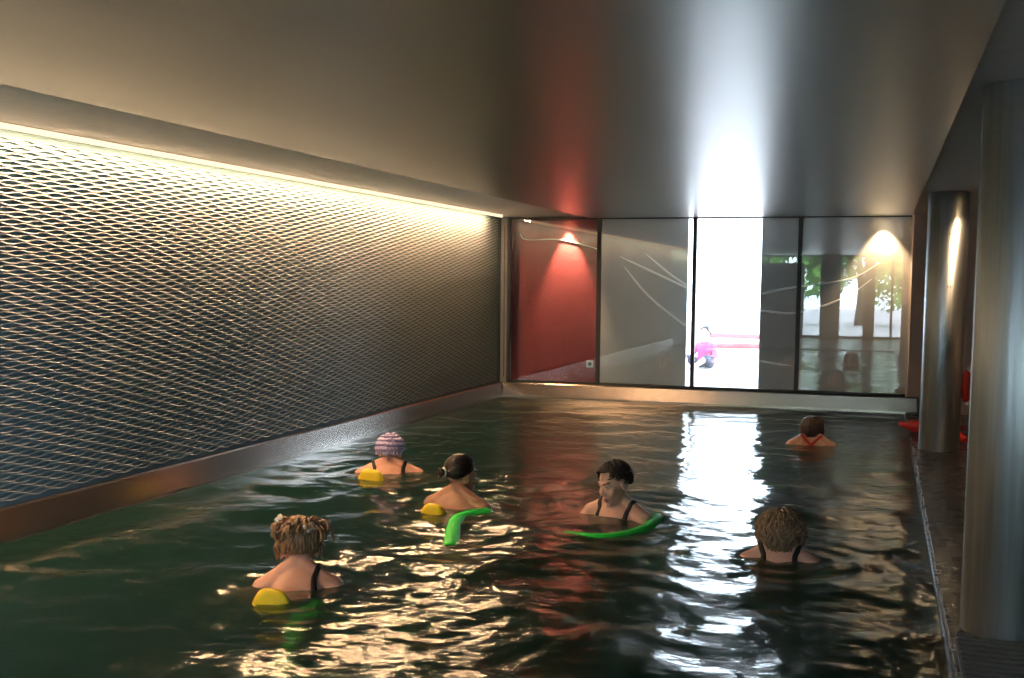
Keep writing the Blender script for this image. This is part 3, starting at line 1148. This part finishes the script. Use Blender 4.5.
    if style == 'bun':
        t = bmesh.new()
        c = scalp(sph(math.radians(92), 0), .014) + Vector((0, -.008, -.004))
        arc = [c + Vector((.021 * math.cos(a), 0, .023 * math.sin(a))) for a in [2 * PI * k / 20 for k in range(21)]]
        add_tube(t, arc, .0075, 8)
        bmesh.ops.transform(t, matrix=Hm, verts=t.verts[:])
        bm_obj('hair_tie', t, M['white_plastic'], hair, label='white hair tie')
    if clips:
        for th, ph, tl in ((64, 14, .3), (42, -62, -.4)):
            t = bmesh.new()
            d = sph(math.radians(th), math.radians(ph))
            c = scalp(d, .088 if ph > 0 else .070)
            q = d.to_track_quat('Z', 'Y').to_matrix() @ Matrix.Rotation(tl, 3, 'Z')
            for k in (-1, 1):                     # butterfly shaped clip of two wings and a bar
                add_ball(t, c + q @ Vector((k * .015, .009, 0)), (.015, .012, .006), q, 10, 6)
                add_ball(t, c + q @ Vector((k * .012, -.012, 0)), (.011, .010, .006), q, 10, 6)
            add_tube(t, [c + q @ Vector((0, -.016, .003)), c + q @ Vector((0, .016, .003))], .004, 6)
            bmesh.ops.transform(t, matrix=Hm, verts=t.verts[:])
            bm_obj('hair_clip', t, M['white_plastic'], hair, label='white butterfly hair clip')
    # swimsuit: the trunk of the body between neckline and leg line, grown by a few millimetres
    sb = bmesh.new()
    sb.from_mesh(bme)

    def cut(cop, non):
        g = sb.verts[:] + sb.edges[:] + sb.faces[:]
        bmesh.ops.bisect_plane(sb, geom=g, plane_co=cop, plane_no=non, clear_outer=True)
    nl = X((0, -.10, suit_back))
    cut(nl, RL @ Vector((0, -.25, 1)))
    for s in (-1, 1):
        cut(Vector((s * .172 * w, 0, 1.1 + up)), Vector((s, 0, .12)))
        cut(Vector((s * .10, 0, .80 + up)), Vector((s * .62, 0, -.78)))
    cut(Vector((0, 0, .765 + up)), Vector((0, 0, -1)))
    # keep the largest piece
    seen, best = set(), []
    sb.verts.ensure_lookup_table()
    for v in sb.verts:
        if v in seen:
            continue
        st, comp = [v], []
        seen.add(v)
        while st:
            a = st.pop()
            comp.append(a)
            for e in a.link_edges:
                b = e.other_vert(a)
                if b not in seen:
                    seen.add(b)
                    st.append(b)
        if len(comp) > len(best):
            best = comp
    keep = set(best)
    bmesh.ops.delete(sb, geom=[v for v in sb.verts if v not in keep], context='VERTS')
    sb.normal_update()
    for v in sb.verts:
        v.co = v.co + v.normal * .004
    for f in sb.faces:
        f.smooth = True
        f.material_index = 0
    sme = bpy.data.meshes.new('swimsuit')
    sb.to_mesh(sme)
    sb.free()
    suit = link('swimsuit', sme, M['swim_black'], root)
    # straps: from the suit's back over the shoulder to the front
    bvh = BVHTree.FromObject(body, bpy.context.evaluated_depsgraph_get()) if False else BVHTree.FromPolygons([v.co[:] for v in bme.vertices], [p.vertices[:] for p in bme.polygons])
    for s in {'none': (), 'one': (1,)}.get(strap, (-1, 1)):
        if strap == 'cross':
            path = [(s * -.10, -.14, 1.20), (s * -.055, -.14, 1.295), (0, -.14, 1.345), (s * .042, -.11, 1.375), (s * .080, -.05, 1.40), (s * .092, .03, 1.385), (s * .090, .09, 1.33), (s * .085, .13, 1.26), (s * .08, .16, 1.20)]
            wd = [.024, .022, .020, .020, .020, .020, .022, .026, .04]
        else:
            path = [(s * .088, -.14, 1.16), (s * .090, -.14, 1.22), (s * .092, -.14, 1.28), (s * .096, -.11, 1.345), (s * .100, -.05, 1.40), (s * .102, .02, 1.40), (s * .100, .08, 1.345), (s * .092, .12, 1.28), (s * .085, .16, 1.22)]
            wd = [.075, .052, .034, .026, .024, .024, .026, .036, .06]
        path = catmull([X((p[0] * w, p[1], p[2])) for p in path], 4)
        ww = []
        for i in range(len(path)):
            t = i / 4
            a = int(min(t, len(wd) - 2))
            ww.append(wd[a] + (wd[a + 1] - wd[a]) * (t - a))
        t = bmesh.new()
        ribbon(t, bvh, path, ww)
        bm_obj('strap', t, M[strap_mat or 'swim_black'], suit, label=None if not strap_mat else 'red crossed strap')
    return root


R = math.radians
W = {}
W[1] = person((-2.385, 4.275), R(24), .300, 'woman with messy blond updo and white hair clips, seen from behind, yellow float at back', 'updo', 'hair_blond', 'skin_a',
              wide=.86, head_yaw=8, head_pitch=-10, lean=12, neck=.03, strap='one', seed=3, clips=True)
W[2] = person((-3.235, 7.10), R(20), .298, 'woman in lavender bathing cap seen from behind beside the steel pool edge', 'cap', 'cap', 'skin_a',
              wide=1.12, head_yaw=-10, head_pitch=-6, lean=16, neck=.03, seed=4, arms={1: (.42, .16, 1.24), -1: (-.36, .26, 1.16)})
W[3] = person((-2.40, 6.19), R(-8), .305, 'woman with small dark bun and white hair tie, bare shoulders, seen from behind', 'bun', 'hair_dark', 'skin_b',
              wide=1.0, head_yaw=-28, head_pitch=-6, lean=8, neck=.01, seed=5, strap='none', suit_back=1.16)
W[4] = person((-1.40, 6.30), R(158), .312, 'woman with short dark hair facing the camera, looking aside, green noodle', 'short', 'hair_dark', 'skin_c',
              wide=1.04, head_yaw=-14, head_pitch=-16, head_roll=4, lean=4, seed=6, voxel=.005, arms={1: (.20, .33, 1.16), -1: (-.20, .33, 1.16)})
W[5] = person((-.432, 5.53), R(2), .278, 'woman with curly ash blond bob in black swimsuit, seen from behind', 'curly', 'hair_grey', 'skin_c',
              wide=.88, head_yaw=4, head_pitch=-4, lean=10, neck=.052, seed=8)
W[6] = person((-.520, 9.68), R(0), .292, 'woman with brown bob and red crossed straps, far along the pool, arms spread', 'bob', 'hair_brown', 'skin_b',
              wide=.92, head_yaw=-4, head_pitch=-4, lean=8, neck=.06, seed=9, strap='cross', strap_mat='swim_red', arms={1: (.52, .16, 1.28), -1: (-.52, .16, 1.28)})


# ------------------------------------------------------------------ pool noodles
def noodle(pts, mtl, label, r=.034, group='foam pool noodles held by the bathing women', cat='pool noodle'):
    path = catmull(pts, 8)
    cen = sum(path, Vector()) / len(path)
    zmin = min(p.z for p in path) - r
    base = Vector((cen.x, cen.y, zmin))
    o = empty('pool_noodle', base, label=label, category=cat, group=group)
    bm = bmesh.new()
    n = len(path)
    rings = add_tube(bm, [p - base for p in path], r, 18, 0, False)
    inner = add_tube(bm, [p - base for p in path], r * .28, 18, 0, False)
    for k in (0, -1):
        for j in range(18):
            bm.faces.new((rings[k][j], rings[k][(j + 1) % 18], inner[k][(j + 1) % 18], inner[k][j]))
    bm_obj('foam_tube', bm, M[mtl], o)
    return o


def rel(i, p):
    """Point given in a woman's own frame (x to her right, y ahead, z above water)."""
    o = W[i]
    q = Matrix.Rotation(o.rotation_euler.z, 3, 'Z') @ Vector((p[0], p[1], 0))
    return Vector((o.location.x + q.x, o.location.y + q.y, p[2]))


def foam_pad(parent, name, mtl, c, half, bend, tilt=0.0):
    """Soft rounded foam block, bent round the wearer's back."""
    bm = bmesh.new()
    g = bmesh.ops.create_uvsphere(bm, u_segments=32, v_segments=20, radius=1.0)
    for v in g['verts']:
        p = v.co
        e = .55
        q = Vector([math.copysign(abs(a) ** e, a) for a in p])
        q.z = math.copysign(abs(p.z) ** .8, p.z)
        q = Vector((q.x * half[0] * (1 - .22 * max(0, q.z)), q.y * half[1], q.z * half[2]))
        q = Matrix.Rotation(tilt, 3, 'Y') @ q
        v.co = Vector(c) + q + Vector((0, bend * (q.x + c[0]) ** 2, 0))
    for f in bm.faces:
        f.smooth = True
    return bm_obj(name, bm, M[mtl], parent, label='yellow foam block' if mtl == 'yellow_foam' else 'green foam block')


def swim_belt(i, label, yellow, green=None, z=-.10):
    o = W[i]
    b = empty('swim_belt', (o.location.x, o.location.y, z), o.rotation_euler.z, label=label, category='swim belt', group='foam swim belts worn by the bathing women')
    for c, h, t in yellow:
        foam_pad(b, 'foam_block', 'yellow_foam', (c[0], c[1], c[2] - z), h, 1.6, t)
    for c, h, t in green or []:
        foam_pad(b, 'foam_block', 'green_foam', (c[0], c[1], c[2] - z), h, 1.6, t)
    bm = bmesh.new()
    lo = []
    for k in range(41):
        a = 2 * PI * k / 40
        lo.append((.205 * math.cos(a), .162 * math.sin(a) - .005, 0))
    prof = [(-.003, -.02), (.003, -.02), (.003, .02), (-.003, .02)]
    rings = []
    for k in range(40):
        a = 2 * PI * k / 40
        rings.append([bm.verts.new(((.205 + d) * math.cos(a), (.162 + d) * math.sin(a) - .005, zz)) for d, zz in prof])
    for k in range(40):
        A, B = rings[k], rings[(k + 1) % 40]
        for q in range(4):
            bm.faces.new((A[q], A[(q + 1) % 4], B[(q + 1) % 4], B[q]))
    bm_obj('strap', bm, M['swim_black'], b)
    return b


swim_belt(1, 'foam swim belt with yellow block worn by the woman with hair clips', [((-.085, -.195, -.018), (.085, .034, .075), .12)], [((.09, -.20, -.115), (.075, .036, .07), -.1)])
swim_belt(2, 'foam swim belt with yellow block worn by the woman in the lavender cap', [((-.10, -.195, -.01), (.095, .034, .075), .06)])
swim_belt(3, 'foam swim belt with yellow and green blocks worn by the woman with the dark bun', [((-.02, -.20, -.02), (.085, .034, .075), .08)], [((.14, -.19, -.07), (.08, .036, .075), -.15)])
noodle([(-2.245, 4.22, -.09), (-2.225, 4.02, -.10), (-2.13, 3.76, -.16), (-2.06, 3.60, -.24)], 'green_foam', 'green pool noodle trailing under water behind the woman with hair clips', .04)
noodle([(-2.17, 6.19, -.042), (-2.255, 6.04, -.036), (-2.25, 5.87, -.038), (-2.17, 5.60, -.042), (-2.08, 5.33, -.060)], 'green_foam', 'green pool noodle floating behind the woman with the dark bun', .056)
noodle([(-1.23, 6.50, -.05), (-1.185, 6.31, -.016), (-1.20, 6.06, -.022), (-1.28, 5.86, -.028), (-1.40, 5.73, -.022), (-1.58, 5.76, -.03)], 'green_foam', 'green pool noodle floating before the woman with short dark hair', .04)
noodle([(-.20, 5.66, -.10), (-.20, 5.50, -.05), (-.22, 5.38, -.06), (-.30, 5.28, -.11)], 'green_foam', 'short green pool noodle under the arm of the woman with the ash blond bob', .03)

# child sitting on the terrace in pink
kid = empty('person', (-2.44, 16.6, 0.10), R(160), label='person in pink top with dark hair sitting on the bright terrace outside', category='person')
bm = bmesh.new()
loft(bm, [(.02, 0, .10, .08), (.08, 0, .13, .11), (.20, .01, .11, .09), (.30, .015, .12, .085), (.36, .01, .10, .07), (.40, .01, .05, .045)], lambda p: p)
capsule(bm, (0, .01, .38), (0, .02, .44), .035, .034)
Hk = Matrix.Translation((0, .025, .52)) @ Matrix.Scale(.86, 4)
add_ball(bm, Hk @ Vector((0, -.01, .02)), (.066, .08, .08))
add_ball(bm, Hk @ Vector((0, .03, -.04)), (.05, .05, .065))
add_ball(bm, Hk @ Vector((0, .085, -.02)), (.010, .014, .014))
for s in (-1, 1):
    add_ball(bm, Hk @ Vector((s * .078, 0, 0)), (.008, .018, .026))
    capsule(bm, (s * .12, .01, .34), (s * .19, .06, .20), .034, .027)
    capsule(bm, (s * .19, .06, .20), (s * .13, .20, .13), .027, .019)
    hand(bm, (s * .13, .20, .13), (-s * .4, .7, -.2), (0, 0, -1), s)
    capsule(bm, (s * .08, .02, .07), (s * .17, .30, .17), .062, .045)
    capsule(bm, (s * .17, .30, .17), (s * .07, .50, .04), .045, .028)
    capsule(bm, (s * .07, .49, .04), (s * .08, .60, .035), .028, .022)
me = bpy.data.meshes.new('src')
bmesh.ops.recalc_face_normals(bm, faces=bm.faces[:])
bm.to_mesh(me)
bm.free()
tmp = bpy.data.objects.new('src', me)
COL.objects.link(tmp)
md = tmp.modifiers.new('u', 'REMESH')
md.mode, md.voxel_size = 'VOXEL', .009
md = tmp.modifiers.new('s', 'SMOOTH')
md.iterations = 4
kme = evaluated(tmp)
bpy.data.objects.remove(tmp)
kme.materials.clear()
for p in kme.polygons:
    p.use_smooth = True
link('body', kme, M['skin_c'], kid)


def shell(src, keepf, grow, name, m, parent):
    b = bmesh.new()
    b.from_mesh(src)
    bmesh.ops.delete(b, geom=[v for v in b.verts if not keepf(v.co)], context='VERTS')
    b.normal_update()
    for v in b.verts:
        v.co = v.co + v.normal * grow
    for f in b.faces:
        f.smooth = True
    mm = bpy.data.meshes.new(name)
    b.to_mesh(mm)
    b.free()
    return link(name, mm, m, parent)


shell(kme, lambda c: .09 < c.z < .395 and c.y < .13, .010, 'top', M['pink'], kid)
shell(kme, lambda c: c.z < .26 and c.y > .02 and abs(c.x) < .25 and c.y < .36 or c.z < .10 and c.y < .36, .007, 'shorts', M['navy'], kid)
hb = bmesh.new()
hl_ = hairline(125, 100, 50)
hair_cap(hb, hl_, .012)
bmesh.ops.transform(hb, matrix=Hk, verts=hb.verts[:])
bm_obj('hair', hb, M['hair_dark'], kid)

# ------------------------------------------------------------------ water
def water_mesh():
    x0, x1, y0, y1 = -4.2035, XE - 0.0045, YN - 0.195, YF - 0.1115
    nx, ny = 280, 680
    xs = np.linspace(x0, x1, nx)
    ys = np.linspace(y0, y1, ny)
    Xg, Yg = np.meshgrid(xs, ys)
    rs = np.random.RandomState(11)
    Z = np.zeros_like(Xg)
    for i in range(90):
        lam = np.exp(rs.uniform(np.log(.10), np.log(.95)))
        ang = rs.uniform(0, 2 * np.pi)
        k = 2 * np.pi / lam
        slope = .0135 * (lam / .35) ** .12
        warp = .25 * np.sin(Xg * rs.uniform(.6, 1.4) + rs.uniform(0, 6)) + .25 * np.sin(Yg * rs.uniform(.6, 1.4) + rs.uniform(0, 6))
        ph = k * (np.cos(ang) * Xg + np.sin(ang) * Yg) + rs.uniform(0, 6.28) + warp * k * .25
        env = .65 + .35 * np.sin(Xg * rs.uniform(.5, 1.5) + Yg * rs.uniform(.5, 1.5) + rs.uniform(0, 6))
        Z += slope / k * np.sin(ph) * env
    for i in W:                                   # ring ripples about each bather
        cx, cyy = W[i].location.x, W[i].location.y
        r = np.hypot(Xg - cx, Yg - cyy)
        Z += .0035 * np.exp(-r / .55) * np.sin(2 * np.pi * r / .17 + i)
    edge = np.minimum.reduce([Xg - x0, x1 - Xg, Yg - y0, y1 - Yg])
    Z *= .35 + .65 * np.clip(edge / .15, 0, 1)
    calm = .55 + .45 * np.clip((9.5 - Yg) / 4.0, 0, 1)
    Z *= calm
    top = np.stack([Xg, Yg, Z], -1).reshape(-1, 3)
    idx = np.arange(nx * ny).reshape(ny, nx)
    F = np.stack([idx[:-1, :-1], idx[:-1, 1:], idx[1:, 1:], idx[1:, :-1]], -1).reshape(-1, 4)
    rim = np.concatenate([idx[0, :], idx[1:, -1], idx[-1, -2::-1], idx[-2:0:-1, 0]])
    nb = len(rim)
    low = top[rim].copy()
    low[:, 2] = ZF + .002
    Vv = np.concatenate([top, low])
    b0 = nx * ny
    k = np.arange(nb)
    side = np.stack([rim, b0 + k, b0 + (k + 1) % nb, rim[(k + 1) % nb]], -1)
    me = bpy.data.meshes.new('pool_water')
    faces = F.tolist() + side.tolist() + [list(range(b0 + nb - 1, b0 - 1, -1))]
    me.from_pydata(Vv.tolist(), [], faces)
    me.update()
    sm = [True] * len(F) + [False] * (nb + 1)
    me.polygons.foreach_set('use_smooth', sm)
    return me


link('pool_water', water_mesh(), M['water'], None, kind='stuff', label='rippling dark green water filling the indoor pool', category='water')

# ------------------------------------------------------------------ daylight
wd = bpy.data.worlds.new('sky')
SC.world = wd
wd.use_nodes = True
bg = wd.node_tree.nodes['Background']
sky = wd.node_tree.nodes.new('ShaderNodeTexSky')
sky.sky_type = 'HOSEK_WILKIE'
sky.sun_direction = (0.3, -0.4, 0.85)
sky.turbidity = 6.0
mixn = wd.node_tree.nodes.new('ShaderNodeMix')
mixn.data_type = 'RGBA'
mixn.inputs['Factor'].default_value = 0.80
mixn.inputs['B'].default_value = (0.74, 0.88, 1.0, 1)
wd.node_tree.links.new(sky.outputs[0], mixn.inputs['A'])
wd.node_tree.links.new(mixn.outputs['Result'], bg.inputs['Color'])
bg.inputs['Strength'].default_value = 12.0


def portal(loc, rx, sx, sz, rz=0.0):
    l = bpy.data.lights.new('daylight_portal', 'AREA')
    l.shape = 'RECTANGLE'
    l.size, l.size_y = sx, sz
    l.cycles.is_portal = True
    o = bpy.data.objects.new('daylight_portal', l)
    COL.objects.link(o)
    o.location = loc
    o.rotation_euler = (rx, 0, rz)


portal((-1.25, YR - 0.06, ZC / 2), R(90), 6.0, ZC - .05)
portal((XR + .08, -1.1, ZC / 2), R(90), 5.7, ZC - .05, R(90))
portal(((OX0 + OX1) / 2, YB + .2, ZC / 2), R(-90), OX1 - OX0, ZC - .05)

# ------------------------------------------------------------------ picture settings
SC.view_settings.view_transform = 'Standard'
SC.view_settings.look = 'None'
SC.view_settings.exposure = 0.4
SC.view_settings.gamma = 1.0
SC.view_settings.use_curve_mapping = False
SC.cycles.use_denoising = True
SC.cycles.max_bounces = 10
SC.cycles.transparent_max_bounces = 16
SC.cycles.glossy_bounces = 6
SC.cycles.diffuse_bounces = 4
SC.cycles.sample_clamp_indirect = 12.0
SC.cycles.caustics_reflective = False
